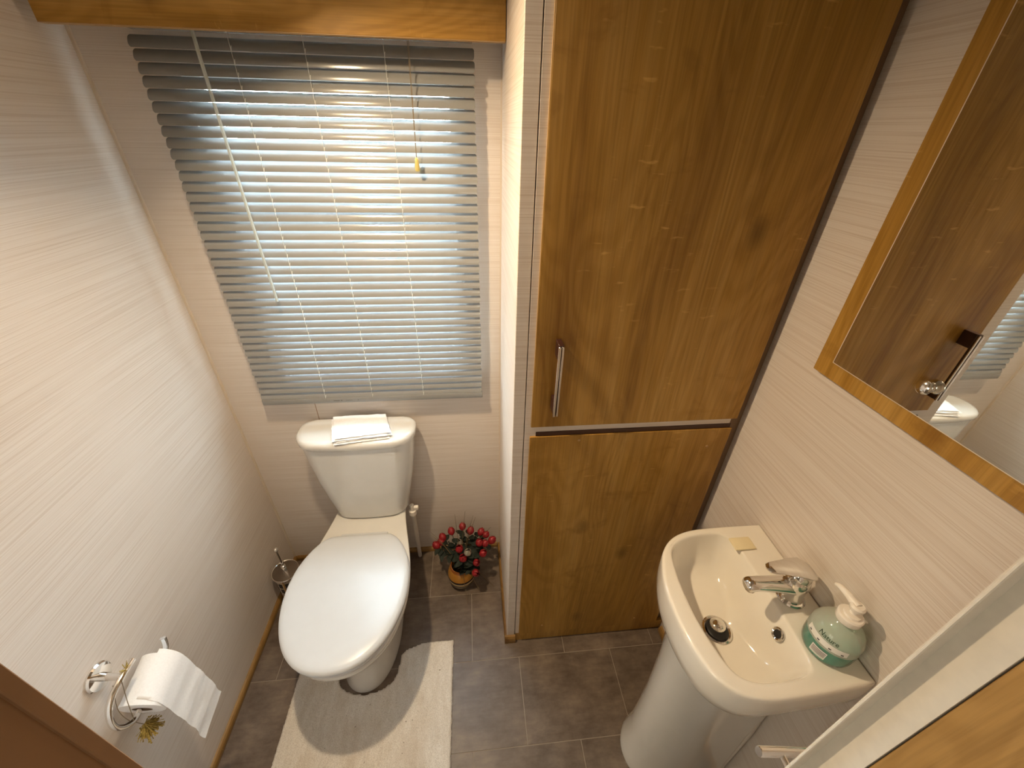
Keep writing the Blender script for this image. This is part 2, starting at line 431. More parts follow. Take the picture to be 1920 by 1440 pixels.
# window
bm = BM()
x0, x1, z0, z1 = WIN
for b_ in ((x0, x0+.04, z0, z1), (x1-.04, x1, z0, z1), (x0+.04, x1-.04, z0, z0+.04), (x0+.04, x1-.04, z1-.04, z1)):
    box(bm, b_[0], b_[1], .008, .048, b_[2], b_[3], .003, 1)
win = struct('window_1', bm, 'pvc', 'white framed window hidden behind the silver blind', 'window')
bm = BM(); box(bm, x0+.038, x1-.038, .026, .030, z0+.038, z1-.038)
part('window_pane', bm, 'glass', win, smooth=False)
bm = BM(); box(bm, x0+.04, x1-.04, .018, .040, 1.50, 1.535, .003, 1)
part('glazing_bar', bm, 'pvc', win)
bm = BM(); box(bm, -40, 40, -40, 60, -.72, -.7)
struct('ground_outside', bm, 'ground', 'pale gravel ground outside the window', 'ground')

# ------------------------------------------------------------------ ceiling lamps (cloakroom fixture and an added hall fill lamp)
def downlight(label, x, y, r, watt, col, bulb, spread, aim=0):
    t = thing('ceiling_downlight', label, 'lamp', (x, y, CEIL))
    bm = BM(); lathe(bm, [(r+.016, 0), (r+.016, -.003), (r+.006, -.009), (r+.001, -.009), (r+.001, 0)], x, y, CEIL, 32, cap0=False, cap1=False)
    part('bezel', bm, 'chrome', t)
    bm = BM(); lathe(bm, [(r, -.002), (r, -.004), (r*.6, -.0055)], x, y, CEIL, 24)
    part('lamp_glass', bm, bulb, t)
    a = area('lamp_light', (x, y, CEIL-.012), (0, math.radians(aim), 0), watt, col, 'DISK', r*2)
    a.data.spread = math.radians(spread)
    a.parent = t; a.matrix_parent_inverse = Matrix.Translation(-Vector(t.location))
    return t
downlight('round chrome downlight in the ceiling above the toilet', .47, -.495, .026, LAMP_W, LAMP_COL, 'bulb', 131, -17)
downlight('added round fill lamp in the hall ceiling, unseen behind the doorway', .95, -1.85, .09, HALL_FILL_W, HALL_FILL_COL, 'hall_fill_bulb', 180)  # unseen hall lamp, added as ambient fill through the doorway

# ------------------------------------------------------------------ cupboard
cb = thing('tall_cupboard', 'tall oak fitted cupboard with two stacked doors beside the partition', 'cupboard', (1.27, -.43, 0))
bm = BM()
for b_ in ((.9742, .9905, .052, CEIL), (.9905, 1.528, 1.03, 1.078), (.9905, 1.528, .052, .085), (.9905, 1.528, 1.985, CEIL)):
    box(bm, b_[0], b_[1], -.4380, -.414, b_[2], b_[3])
part('face_frame', bm, 'wall', cb, 'cream face frame around the oak doors', smooth=False)
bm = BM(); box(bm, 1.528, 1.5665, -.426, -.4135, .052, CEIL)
part('shade_strip', bm, 'gap_shade', cb, 'strip coloured dark for the shade between doors and wall', smooth=False)  # right stile coloured dark brown to paint the shaded gap beside the wall
bm = BM(); box(bm, .973, 1.566, -.413, -.405, .05, CEIL-.001)
part('carcass_panel', bm, 'wall', cb, smooth=False)
bm = BM(); box(bm, .9755, W-.001, -.438, -.424, 0, .052)
part('plinth', bm, 'oak_low', cb, smooth=False)
bm = BM(); box(bm, .9895, 1.5405, -.4435, -.4381, 1.066, 1.992, .0008, 1)
ud = part('upper_door', bm, 'oak', cb, 'tall oak upper door with bar handle', smooth=False)
bm = BM(); box(bm, .9885, .9895, -.4432, -.4383, 1.067, 1.991)
part('edge_band', bm, 'oak_edge', ud, smooth=False)
bm = BM(); box(bm, .9875, 1.5365, -.4435, -.4381, .055, 1.0345, .0008, 1)
ldr = part('lower_door', bm, 'oak_low', cb, 'oak lower door without handle', smooth=False)
bm = BM(); box(bm, 1.003, 1.531, -.4400, -.4381, 1.0346, 1.0475)
part('finger_pull', bm, 'dark_pull', ldr, 'dark brown recessed grip along the top edge', smooth=False)
for sx_, sz_ in ((1.118, 1.018), (1.482, .975), (1.075, .105), (1.44, .098)):
    bm = BM(); lathe(bm, [(.0035, 0), (.0035, .0012), (.002, .0018)], sx_, -.4435, sz_, 12, mat=Matrix.Rotation(math.radians(90), 3, 'X'))
    part('screw_cap', bm, 'oak_edge', ldr)
bm = BM()
for za, zb in ((1.276, 1.313), (1.128, 1.165)):
    box(bm, 1.0335, 1.0455, -.4755, -.4432, za, zb, .001, 1)
box(bm, 1.0345, 1.0445, -.479, -.4735, 1.128, 1.313)
hd = part('handle', bm, 'bronze', ud, 'dark bar handle with brushed steel front strip')
bm = BM(); box(bm, 1.0325, 1.0385, -.4825, -.4785, 1.126, 1.311, .0008, 1)
box(bm, 1.0405, 1.0455, -.4815, -.4785, 1.126, 1.311, .0008, 1)
hs = obj('steel_strip', bm, 'steel'); hs.parent = ud; hs.matrix_parent_inverse = Matrix.Identity(4)

# ------------------------------------------------------------------ pelmet and venetian blind
bm = BM(); box(bm, .030, .9425, -.116, -.098, 1.861, CEIL-.001, .001, 1)
pel = obj('window_pelmet', bm, 'oak_x', smooth=False)
tag(pel, 'oak pelmet board above the blind at top of window', 'pelmet')
for o_ in [pel]:
    bm = BM(); box(bm, .0305, .942, -.1158, -.0982, 1.8600, 1.8612)
    part('edge_band', bm, 'oak_edge', pel, smooth=False)
    bm = BM(); box(bm, .0300, .0480, -.098, -.0005, 1.95, CEIL-.002)
    part('bracket', bm, 'oak_x', pel, smooth=False)
bl = thing('venetian_blind', 'silver grey venetian blind hanging in front of the window', 'blind', (.505, -.032, .89))
BX0, BX1, BY = .134, .876, -.032
bm = BM(); box(bm, BX0+.006, BX1-.004, -.046, -.018, 1.868, 1.893, .002, 1)
part('headrail', bm, 'slat', bl)
th = math.radians(62); hw = .0130; sag = .0027
dv = Vector((0, -math.cos(th), -math.sin(th))); nv = Vector((0, -math.sin(th), math.cos(th)))
bm = BM()
prof = []
for k in range(9):
    t_ = -1 + 2*k/8
    prof.append(dv*(t_*hw) + nv*(sag*(1-t_*t_)))
prof += [p - nv*.00028 for p in reversed(prof)]
cut = .0035
secs = []
for x_, shrink in ((BX0, .55), (BX0+cut*.3, .82), (BX0+cut, 1), (BX1-cut, 1), (BX1-cut*.3, .82), (BX1, .55)):
    sec = []
    for i, p in enumerate(prof):
        k = i if i < 9 else 17-i
        t_ = (-1+2*k/8)*shrink
        q = dv*(t_*hw) + nv*(sag*(1-t_*t_)) - (nv*.00028 if i >= 9 else Vector((0, 0, 0)))
        sec.append(Vector((x_, 0, 0)) + q)
    secs.append(sec)
rings(bm, secs)
bmesh.ops.recalc_face_normals(bm, faces=bm.faces[:])
sme = bpy.data.meshes.new('slat'); bm.to_mesh(sme); bm.free(); sme.materials.append(M['slat'])
for p_ in sme.polygons: p_.use_smooth = True
sme.set_sharp_from_angle(angle=math.radians(40))
SP, NS = .02372, 40
ztop = 1.8475
for k in range(NS):
    o = bpy.data.objects.new('slat', sme); COL.objects.link(o)
    o.location = (random.uniform(-.0012, .0012), BY, ztop - k*SP)
    o.rotation_euler = (math.radians(random.uniform(-1.2, 1.2)), 0, 0)
    o.parent = bl; o.matrix_parent_inverse = Matrix.Translation(-Vector(bl.location))
bm = BM(); box(bm, BX0-.002, BX1+.002, -.040, -.024, .8885, .9105, .003, 2)
br = part('bottom_rail', bm, 'slat', bl)
for xa, xb, za, zb in ((.366, .386, .8975, .8990), (.3915, .3945, .8975, .9005), (.407, .430, .8982, .8990), (.447, .450, .8975, .8995)):
    bm = BM(); box(bm, xa, xb, -.0402, -.0398, za, zb)
    part('printed_mark', bm, 'dkprint', br, smooth=False)
for cx_ in (.342, .4985, .672):
    bm = BM()
    for yy in (BY+dv.y*hw-.001, BY-dv.y*hw+.001):
        tube(bm, [(cx_, yy, .905), (cx_, yy, 1.4), (cx_, yy, 1.87)], .00055, 5)
    for k in range(NS):
        zc = ztop-k*SP
        tube(bm, [(cx_, BY+dv.y*hw-.001, zc+dv.z*hw), (cx_+.0015, BY+dv.y*hw*.5-.001, zc+dv.z*hw*.3+.001)], .0011, 5)
    part('ladder_cord', bm, 'cord', bl)
bm = BM(); tube(bm, smooth_path([(.283, -.052, 1.875), (.2835, -.062, 1.83), (.287, -.063, 1.5), (.290, -.060, 1.266)], 3), [.0016, .0032, .0042] + [.0042]*7, 6)
part('tilt_wand', bm, 'wand', bl, 'clear plastic tilt wand')
bm = BM()
tube(bm, [(.7275, -.052, 1.872), (.7262, -.054, 1.75), (.7242, -.055, 1.632)], .0007, 5)
tube(bm, [(.7305, -.052, 1.872), (.7275, -.054, 1.75), (.7248, -.055, 1.632)], .0007, 5)
pc = part('pull_cord', bm, 'string', bl)
bm = BM(); lathe(bm, [(.0022, .016), (.0045, .012), (.0052, .004), (.0065, -.012), (.0045, -.015)], .7245, -.055, 1.621, 12)
o = obj('tassel', bm, 'tassel'); o.parent = bl; o.matrix_parent_inverse = Matrix.Translation(-Vector(bl.location)); o['label'] = 'ivory cord tassel'

# ------------------------------------------------------------------ toilet
TXC = .424
tl = thing('toilet', 'white close-coupled toilet with closed lid under the window', 'toilet', (TXC, -.30, 0))
def pan_ring(z, hw_, hr, yb, ym, yf, n=40, e=2.2):
    pts = []
    half = []
    for k in range(n//2+1):
        a = math.pi/2*k/(n/2)          # 0 = side, pi/2 = front tip
        c, s_ = math.cos(a)**(2/e), math.sin(a)**(2/e)
        half.append((hw_*c, ym+(yf-ym)*s_))
    rear = []
    m = 14
    for k in range(m):
        t_ = k/m; s_ = t_*t_*(3-2*t_)
        rear.append((hr+(hw_-hr)*s_, yb+(ym-yb)*t_))
    right = rear + half
    pts = [Vector((TXC+x_, y_, z)) for x_, y_ in right]
    pts += [Vector((TXC-x_, y_, z)) for x_, y_ in reversed(right[:-1])]
    return pts
bm = BM()
rings(bm, [pan_ring(0, .106, .086, -.05, -.36, -.566), pan_ring(.012, .107, .087, -.05, -.36, -.566), pan_ring(.03, .104, .085, -.05, -.36, -.562),
           pan_ring(.12, .100, .085, -.05, -.36, -.558), pan_ring(.19, .106, .092, -.05, -.37, -.570), pan_ring(.25, .124, .102, -.045, -.39, -.600),
           pan_ring(.31, .152, .114, -.035, -.41, -.640), pan_ring(.355, .174, .122, -.028, -.42, -.668), pan_ring(.380, .184, .127, -.025, -.42, -.680),
           pan_ring(.397, .186, .128, -.025, -.42, -.682), pan_ring(.4005, .184, .126, -.027, -.42, -.680), pan_ring(.4025, .178, .121, -.032, -.42, -.674)])
part('pan', bm, 'china', tl)
# cistern
def rrect(z, hx, y0, y1, rf, rb, n=7, cx=.431, bulge=0.0):
    cs = [(hx-rb, y1-rb, rb, 0), (-hx+rb, y1-rb, rb, 90), (-hx+rf, y0+rf, rf, 180), (hx-rf, y0+rf, rf, 270)]
    pts = []
    for px, py, r, a0 in cs:
        for k in range(n):
            a = math.radians(a0+90*k/(n-1))
            x_ = px+r*math.cos(a); y_ = py+r*math.sin(a)
            if y_ < (y0+y1)/2: y_ -= bulge*(1-(x_/hx)**2)
            pts.append(Vector((cx+x_, y_, z)))
    # extra points on the front edge for the bulge
    return pts
def rrect2(z, hx, y0, y1, rf, rb, cx=.431, bulge=.0):
    base = rrect(z, hx, y0, y1, rf, rb, 7, cx, 0)
    a, b_ = base[20], base[21]
    ext = [a.lerp(b_, t_/6) for t_ in range(1, 6)]
    pts = base[:21] + ext + base[21:]
    for p in pts:
        if p.y < (y0+y1)/2: p.y -= bulge*max(0, 1-((p.x-cx)/hx)**2)
    return pts
bm = BM()
rings(bm, [rrect2(.4045, .128, -.118, -.014, .05, .02, bulge=.012), rrect2(.412, .138, -.126, -.010, .055, .02, bulge=.013), rrect2(.45, .145, -.130, -.008, .055, .02, bulge=.014),
           rrect2(.52, .160, -.132, -.007, .056, .02, bulge=.014), rrect2(.60, .175, -.134, -.006, .058, .02, bulge=.015), rrect2(.69, .187, -.135, -.005, .06, .025, bulge=.016), rrect2(.768, .194, -.136, -.005, .062, .03, bulge=.016)])
part('cistern', bm, 'china', tl)
bm = BM()
rings(bm, [rrect2(.766, .197, -.139, -.003, .068, .042, bulge=.016), rrect2(.770, .202, -.142, -.0025, .070, .045, bulge=.016), rrect2(.783, .204, -.143, -.0025, .072, .046, bulge=.016),
           rrect2(.791, .202, -.141, -.004, .072, .046, bulge=.016), rrect2(.7965, .196, -.135, -.008, .068, .044, bulge=.015), rrect2(.7982, .184, -.123, -.017, .055, .036, bulge=.013), rrect2(.7987, .160, -.105, -.033, .036, .024, bulge=.01)])
part('cistern_lid', bm, 'china', tl)
def egg(z, f=1.0, dz=None, shrink=0.0):
    # half widths measured along y
    tab = [(-.232, .0), (-.2325, .06), (-.234, .098), (-.242, .118), (-.262, .140), (-.295, .162), (-.34, .181), (-.385, .191), (-.43, .194), (-.48, .191), (-.53, .180), (-.575, .163), (-.615, .140), (-.648, .110), (-.670, .078), (-.683, .042), (-.688, .0)]
    pts = smooth_path([(x_, y_, 0) for y_, x_ in tab], 3)
    yc = -.45
    out = []
    for p in pts:
        q = Vector((p.x, p.y-yc)); l = q.length
        q = q*((l-shrink)/l)
        out.append(Vector((TXC-.006+q.x, yc+q.y, z)))
    for p in reversed(pts[1:-1]):
        q = Vector((-p.x, p.y-yc)); l = q.length
        q = q*((l-shrink)/l)
        out.append(Vector((TXC-.006+q.x, yc+q.y, z)))
    return out
bm = BM(); rings(bm, [egg(.4030, shrink=.010), egg(.4045, shrink=.005), egg(.410, shrink=.003), egg(.416, shrink=.003), egg(.4185, shrink=.006), egg(.4195, shrink=.012)])
part('seat', bm, 'lidw', tl)
bm = BM(); rings(bm, [egg(.4215, shrink=.006), egg(.4225, shrink=.002), egg(.428, shrink=0), egg(.4335, shrink=.002), egg(.4375, shrink=.008), egg(.440, shrink=.018), egg(.4415, shrink=.035), egg(.4420, shrink=.08), egg(.4422, shrink=.15)])
part('lid', bm, 'lidw', tl)
bm = BM(); box(bm, TXC-.085, TXC+.085, -.2305, -.212, .4025, .417, .004, 2)
hg = part('hinge', bm, 'lidw', tl)
for sx_ in (-1, 1):
    bm = BM(); lathe(bm, [(.011, 0), (.011, .004), (.008, .0055)], TXC+sx_*.0955, -.395, .085, 14, mat=Matrix.Rotation(math.radians(90*sx_), 3, 'Y'))
    part('bolt_cap', bm, 'dkprint', tl)
bm = BM(); tube(bm, smooth_path([(.580, -.085, .408), (.582, -.085, .36), (.577, -.062, .2), (.570, -.033, .005)], 4), .0085, 10)
pp = part('supply_pipe', bm, 'pipew', tl)
bm = BM(); lathe(bm, [(.012, -.018), (.0155, -.016), (.0155, .006), (.011, .008)], .581, -.085, .372, 10); box(bm, .588, .606, -.092, -.078, .383, .399, .002, 1)
part('valve', bm, 'white_plastic', tl)

# folded cloth on the cistern
def cloth():
    bm = BM()
    corners = [(.378, -.148), (.556, -.124), (.523, -.018), (.342, -.024)]
    lay = 4
    for L in range(lay):
        nx, ny = 26, 16
        ox, oy = (0, .006, -.005, .003)[L], (-.012, -.005, -.007, 0)[L]
        z0_ = .7990 + L*.0052; h_ = .0046
        rot = (.0, .03, -.02, .01)[L]
        grid = [[], []]
        for side in (0, 1):
            for j in range(ny+1):
                row = []
                for i in range(nx+1):
                    u, v = i/nx, j/ny
                    a = Vector(corners[0]).lerp(Vector(corners[1]), u); b_ = Vector(corners[3]).lerp(Vector(corners[2]), u)
                    p = a.lerp(b_, v)
                    c = Vector((.45, -.08)); d = p-c
                    p = c + Vector((d.x*math.cos(rot)-d.y*math.sin(rot), d.x*math.sin(rot)+d.y*math.cos(rot)))
                    w = noise.noise(Vector((p.x*28, p.y*60, L*3.1)))*.0016 + noise.noise(Vector((p.x*70, p.y*120, L*5.7+4)))*.0008
                    e = min(u, 1-u)*nx; f = min(v, 1-v)*ny
                    rim = min(1, e/1.5, f/1.2)
                    ed = noise.noise(Vector((u*8, v*8, L*2+side)))*.0022
                    z_ = z0_ + (h_ if side else 0)*(.5+.5*rim) + (h_*.35*(1-rim) if not side else 0) + w*(.6 if L else .2)
                    if v > .8 and L == lay-1: z_ += .004*(v-.8)/.2*(1-abs(u-.3))
                    row.append(bm.verts.new((p.x+ox+ed, p.y+oy+ed, max(z_, .7989 if L == 0 and not side else z_))))
                grid[side].append(row)
        for side in (0, 1):
            G = grid[side]
            for j in range(ny):
                for i in range(nx):
                    f = (G[j][i], G[j][i+1], G[j+1][i+1], G[j+1][i])
                    bm.faces.new(f if side else tuple(reversed(f)))
        for j in range(ny):
            for i in (0, nx):
                bm.faces.new((grid[0][j][i], grid[0][j+1][i], grid[1][j+1][i], grid[1][j][i]))
        for i in range(nx):
            for j in (0, ny):
                bm.faces.new((grid[0][j][i], grid[0][j][i+1], grid[1][j][i+1], grid[1][j][i]))
    return bm
o = obj('folded_cloth', cloth(), 'cloth', ang=60)
tag(o, 'white folded cotton cloth lying on the cistern lid', 'cloth')

# ------------------------------------------------------------------ pedestal mat
def mat_mesh():
    bm = BM()
    x0_, x1_, ya, yb = .180, .735, -.420, -.98
    h_ = .011
    def cutout(x_, y_):
        # U cut around the toilet foot
        dx = abs(x_-.430)
        if y_ > -.505:
            t_ = min(1, max(0, (y_+.505)/.085)); w_ = .104 + .010*t_ + .075*max(0, t_-.55)**2/.2
        else:
            d = (-.505-y_)/.068
            w_ = .104*math.sqrt(max(0, 1-d*d)) if d < 1 else 0
        return dx < w_
    nx, ny = 110, 112
    keep = {}
    def P(i, j):
        x_ = x0_+(x1_-x0_)*i/nx; y_ = ya+(yb-ya)*j/ny
        return x_, y_
    vt, vb = {}, {}
    cells = []
    for j in range(ny):
        for i in range(nx):
            cx_, cy_ = P(i+.5, j+.5)
            if not cutout(cx_, cy_): cells.append((i, j))
    cs = set(cells)
    def vert(d, i, j, top):
        if (i, j) in d: return d[(i, j)]
        x_, y_ = P(i, j)
        nb = [(i-1, j-1) in cs, (i, j-1) in cs, (i-1, j) in cs, (i, j) in cs]
        edge = not all(nb)
        jit = .0013 if edge else .0005
        n1 = noise.noise(Vector((x_*90, y_*90, 1)))
        z_ = (h_*(.62 if edge else 1) + .0012*n1 + .0008*noise.noise(Vector((x_*300, y_*300, 3)))) if top else .0008
        v = bm.verts.new((x_+jit*noise.noise(Vector((x_*160, y_*160, 7)))*1.6, y_+jit*noise.noise(Vector((x_*160, y_*160, 9)))*1.6, z_))
        d[(i, j)] = v; return v
    for i, j in cells:
        q = [(i, j), (i, j+1), (i+1, j+1), (i+1, j)]
        bm.faces.new([vert(vt, *k, True) for k in q])
        bm.faces.new([vert(vb, *k, False) for k in reversed(q)])
        for (di, dj), (a, b_) in (((-1, 0), (q[0], q[1])), ((1, 0), (q[2], q[3])), ((0, -1), (q[3], q[0])), ((0, 1), (q[1], q[2]))):
            if (i+di, j+dj) not in cs:
                bm.faces.new((vt[a], vb[a], vb[b_], vt[b_])) if a in vb and b_ in vb else None
    # smooth the stair-stepped outline of the cut-out
    for _ in range(3):
        bmesh.ops.smooth_vert(bm, verts=[v for v in bm.verts if v.co.y > -.60 and abs(v.co.x-.431) < .2], factor=.5, use_axis_x=True, use_axis_y=True, use_axis_z=False)
    return bm
o = obj('pedestal_mat', mat_mesh(), 'rug', ang=80)
tag(o, 'cream cotton pedestal mat curving around the toilet foot', 'bath mat')

# ------------------------------------------------------------------ basin and pedestal
bs = thing('pedestal_basin', 'small white pedestal basin against the right wall below the mirror', 'basin', (1.42, -.80, 0))
BC = Vector((1.385, -.800))
outer = smooth_path([(1.566, -.619, 0), (1.50, -.618, 0), (1.43, -.618, 0), (1.37, -.623, 0), (1.322, -.640, 0), (1.287, -.672, 0), (1.266, -.715, 0), (1.254, -.76, 0), (1.250, -.808, 0), (1.251, -.85, 0), (1.257, -.89, 0), (1.272, -.935, 0), (1.302, -.966, 0), (1.345, -.980, 0), (1.40, -.982, 0), (1.48, -.979, 0), (1.566, -.972, 0)], 5)
inner = smooth_path([(1.445, -.640, 0), (1.40, -.638, 0), (1.355, -.645, 0), (1.318, -.665, 0), (1.302, -.69, 0), (1.293, -.74, 0), (1.290, -.797, 0), (1.292, -.84, 0), (1.299, -.885, 0), (1.314, -.93, 0), (1.348, -.951, 0), (1.41, -.953, 0), (1.45, -.946, 0), (1.466, -.925, 0), (1.470, -.87, 0), (1.472, -.80, 0), (1.473, -.73, 0), (1.468, -.665, 0), (1.445, -.640, 0)], 5)
def hit(poly, a):
    d = Vector((math.cos(a), math.sin(a))); best = .01
    for p, q in zip(poly, poly[1:] + [poly[0]]):
        e = Vector((q.x-p.x, q.y-p.y)); w_ = Vector((p.x-BC.x, p.y-BC.y))
        den = d.x*e.y-d.y*e.x
        if abs(den) < 1e-12: continue
        t_ = (w_.x*e.y-w_.y*e.x)/den; u = (w_.x*d.y-w_.y*d.x)/den
        if t_ > 0 and -1e-6 <= u <= 1+1e-6: best = max(best, t_)
    return best
NA = 120
angs = [2*math.pi*k/NA for k in range(NA)]
# put samples on the two wall corners
for c_ in ((1.566, -.619), (1.566, -.972)):
    a = math.atan2(c_[1]-BC.y, c_[0]-BC.x) % (2*math.pi)
    k = min(range(NA), key=lambda i: abs(angs[i]-a)); angs[k] = a
Ro = [hit(outer, a) for a in angs]; Ri = [hit(inner, a) for a in angs]
def bring(z, f):
    return [Vector((BC.x+math.cos(a)*r, BC.y+math.sin(a)*r, z)) for a, r in zip(angs, f)]
def wallkeep(sc):
    out = []
    for a, r in zip(angs, Ro):
        c = max(0, math.cos(a)); out.append(r*(sc+(1-sc)*c*c*.8))
    return out
PC = [(.11 if True else 0)]*NA
def inn(base, k):
    return [r*(base-k*max(0, math.cos(a))**1.6) for r, a in zip(Ri, angs)]
rs = [bring(.700, [r*.42 for r in Ro]), bring(.702, [r*.60 for r in wallkeep(.9)]), bring(.716, wallkeep(.76)), bring(.740, wallkeep(.885)), bring(.765, wallkeep(.955)),
      bring(.790, wallkeep(.985)), bring(.820, [r*.998 for r in Ro]), bring(.845, Ro), bring(.854, [r-.0004 for r in Ro]), bring(.8580, [r-.0016 for r in Ro]), bring(.8598, [r-.0042 for r in Ro]), bring(.8602, [r-.0075 for r in Ro]), bring(.8603, [r-.010 for r in Ro]),
      bring(.8600, [r+.0085 for r in Ri]), bring(.8597, [r+.0055 for r in Ri]), bring(.8585, [r+.0025 for r in Ri]), bring(.8560, [r+.0008 for r in Ri]), bring(.851, [r-.0005 for r in Ri]),
      bring(.832, inn(.975, .10)), bring(.800, inn(.925, .24)), bring(.779, inn(.86, .36)), bring(.768, inn(.77, .40)), bring(.7615, inn(.62, .34)), bring(.759, inn(.42, .2)), bring(.7565, inn(.16, .05))]
bm = BM(); rings(bm, rs)
part('bowl', bm, 'china2', bs, ang=60)
# pedestal, D-shaped column
def dring(z, rx, ry, cx=1.425, cy=-.802, back=1.535, n=28):
    pts = []
    for k in range(n+1):
        a = math.pi/2 + math.pi*k/n
        pts.append(Vector((cx+rx*math.cos(a), cy+ry*math.sin(a), z)))
    pts.append(Vector((back, cy-ry*.96, z))); pts.append(Vector((back, cy+ry*.96, z)))
    return pts
bm = BM()
rings(bm, [dring(0, .138, .112), dring(.012, .139, .113), (dring(.03, .134, .108)), dring(.15, .126, .100), dring(.35, .122, .097), dring(.55, .126, .101), dring(.66, .134, .110), dring(.702, .140, .116)])
part('pedestal', bm, 'china', bs)
bm = BM(); tube(bm, [(1.548, -.885, .02), (1.548, -.885, .35), (1.552, -.87, .66)], .011, 10)
part('waste_pipe', bm, 'pipew', bs)
# plug and overflow
wx, wy, wz = 1.376, -.812, .757
bm = BM(); lathe(bm, [(.0315, 0), (.0315, .003), (.028, .0042), (.024, .002), (.024, 0)], wx, wy, wz+.0005, 32, cap0=False, cap1=False)
wst = part('waste_ring', bm, 'chrome', bs)
bm = BM(); lathe(bm, [(.0235, -.001), (.0235, .004), (.020, .006)], wx, wy, wz+.0005, 28)
part('plug_seal', bm, 'black', bs)
bm = BM(); lathe(bm, [(.017, .0), (.017, .006), (.014, .010), (.007, .0125), (.0005, .013)], wx+.003, wy+.006, wz+.005, 24, mat=Matrix.Rotation(math.radians(-8), 3, 'X'))
part('plug', bm, 'chrome', bs)
R_ = Matrix.Rotation(math.radians(-63), 3, 'Y')
bm = BM(); lathe(bm, [(.0135, 0), (.0135, .002), (.0115, .0032), (.0085, .002), (.0085, 0)], 1.4585, -.864, .831, 28, mat=R_, cap0=False, cap1=False)
part('overflow_ring', bm, 'chrome', bs)
bm = BM(); lathe(bm, [(.0086, 0), (.0086, .0012), (.002, .0013)], 1.4585, -.864, .831, 24, mat=R_)
part('overflow_hole', bm, 'black', bs)
# soap slab
bm = BM(); box(bm, 1.459, 1.511, -.690, -.656, .8603, .8655, .002, 2)
o = obj('soap_tablet', bm, 'soapbar'); tag(o, 'thin cream rectangular soap tablet on the rear basin ledge', 'soap')

# tap
tp = thing('basin_tap', 'chrome single-lever mixer tap on the basin ledge', 'tap', (1.514, -.806, .8602))
tx, ty, tz = 1.514, -.806, .8602
bm = BM(); lathe(bm, [(.0285, 0), (.0285, .003), (.026, .006), (.0235, .0065)], tx, ty, tz, 32)
part('flange', bm, 'chrome', tp)
bm = BM()
prof = [(.0225, .006, 0), (.0215, .02, -.002), (.0215, .035, -.005), (.024, .05, -.008), (.0255, .062, -.010), (.0245, .072, -.011), (.018, .079, -.011), (.004, .082, -.011)]
rings(bm, [[Vector((tx+dx+r*math.cos(2*math.pi*k/28), ty+r*math.sin(2*math.pi*k/28), tz+z_)) for k in range(28)] for r, z_, dx in prof])
part('body', bm, 'chrome', tp)
bm = BM()
sp = [(tx-.012, tz+.046, .021, .018), (tx-.04, tz+.052, .0185, .0155), (tx-.07, tz+.058, .0165, .0135), (tx-.098, tz+.062, .0155, .0125), (tx-.114, tz+.063, .0155, .0125), (tx-.1195, tz+.0625, .0142, .0112), (tx-.1225, tz+.062, .0115, .0088), (tx-.1240, tz+.0615, .006, .0045)]
rings(bm, [[Vector((x_+.10*rv*math.sin(2*math.pi*k/24), ty+rh*math.cos(2*math.pi*k/24), z_+rv*math.sin(2*math.pi*k/24))) for k in range(24)] for x_, z_, rh, rv in sp])
part('spout', bm, 'chrome', tp)
bm = BM(); lathe(bm, [(.0105, 0), (.0105, .006), (.008, .007)], tx-.108, ty, tz+.0455, 20)
part('aerator', bm, 'steel', tp)
bm = BM()
lv = [(tx+.020, tz+.078, .010, .004), (tx+.012, tz+.088, .021, .007), (tx-.006, tz+.098, .0255, .008), (tx-.030, tz+.105, .022, .006), (tx-.058, tz+.109, .0165, .0045), (tx-.080, tz+.110, .0135, .004), (tx-.090, tz+.110, .010, .003), (tx-.093, tz+.110, .004, .0015)]
rings(bm, [[Vector((x_, ty+.002+rh*math.cos(2*math.pi*k/24), z_+rv*math.sin(2*math.pi*k/24))) for k in range(24)] for x_, z_, rh, rv in lv])
part('lever', bm, 'chrome', tp)
bm = BM(); lathe(bm, [(.021, 0), (.0205, .010), (.017, .016)], tx-.009, ty, tz+.076, 24)
part('cartridge_cap', bm, 'chrome', tp)

# soap dispenser
bx, by, bz = 1.5155, -.905, .8604
sd = thing('soap_dispenser', 'clear pump bottle half full of teal hand soap on the basin ledge', 'soap bottle', (bx, by, bz))
def brad(z):
    tab = [(0, .036), (.004, .0405), (.012, .0425), (.03, .0435), (.045, .0436), (.06, .0428), (.070, .0395), (.080, .0335), (.088, .0250), (.0935, .0170), (.097, .0145), (.101, .0145)]
    for (a, ra), (b_, rb) in zip(tab, tab[1:]):
        if a <= z <= b_: return ra+(rb-ra)*(z-a)/(b_-a)
    return tab[-1][1]
zs = [.042, .045, .05, .055, .06, .066, .072, .077, .082, .0855, .089, .093, .097, .101]
bm = BM(); lathe(bm, [(brad(z), z) for z in zs], bx, by, bz, 40, cap0=False)
part('bottle_shoulder', bm, 'frost', sd)
bm = BM(); lathe(bm, [(brad(z), z) for z in (0, .004, .012, .022, .033, .042)], bx, by, bz, 40, cap1=False)
part('bottle_body', bm, 'bottle', sd)
bm = BM(); lathe(bm, [(brad(z)-.0015, z) for z in (.0015, .004, .012, .022, .033, .040)], bx, by, bz, 40)
part('liquid_soap', bm, 'gel', sd, 'teal liquid soap')
LC = math.radians(204)      # the label faces the room
def wrap(u, z, off=.0006):
    r = brad(z)+off
    a = LC + u/.0435
    return Vector((bx+r*math.cos(a), by+r*math.sin(a), bz+z))
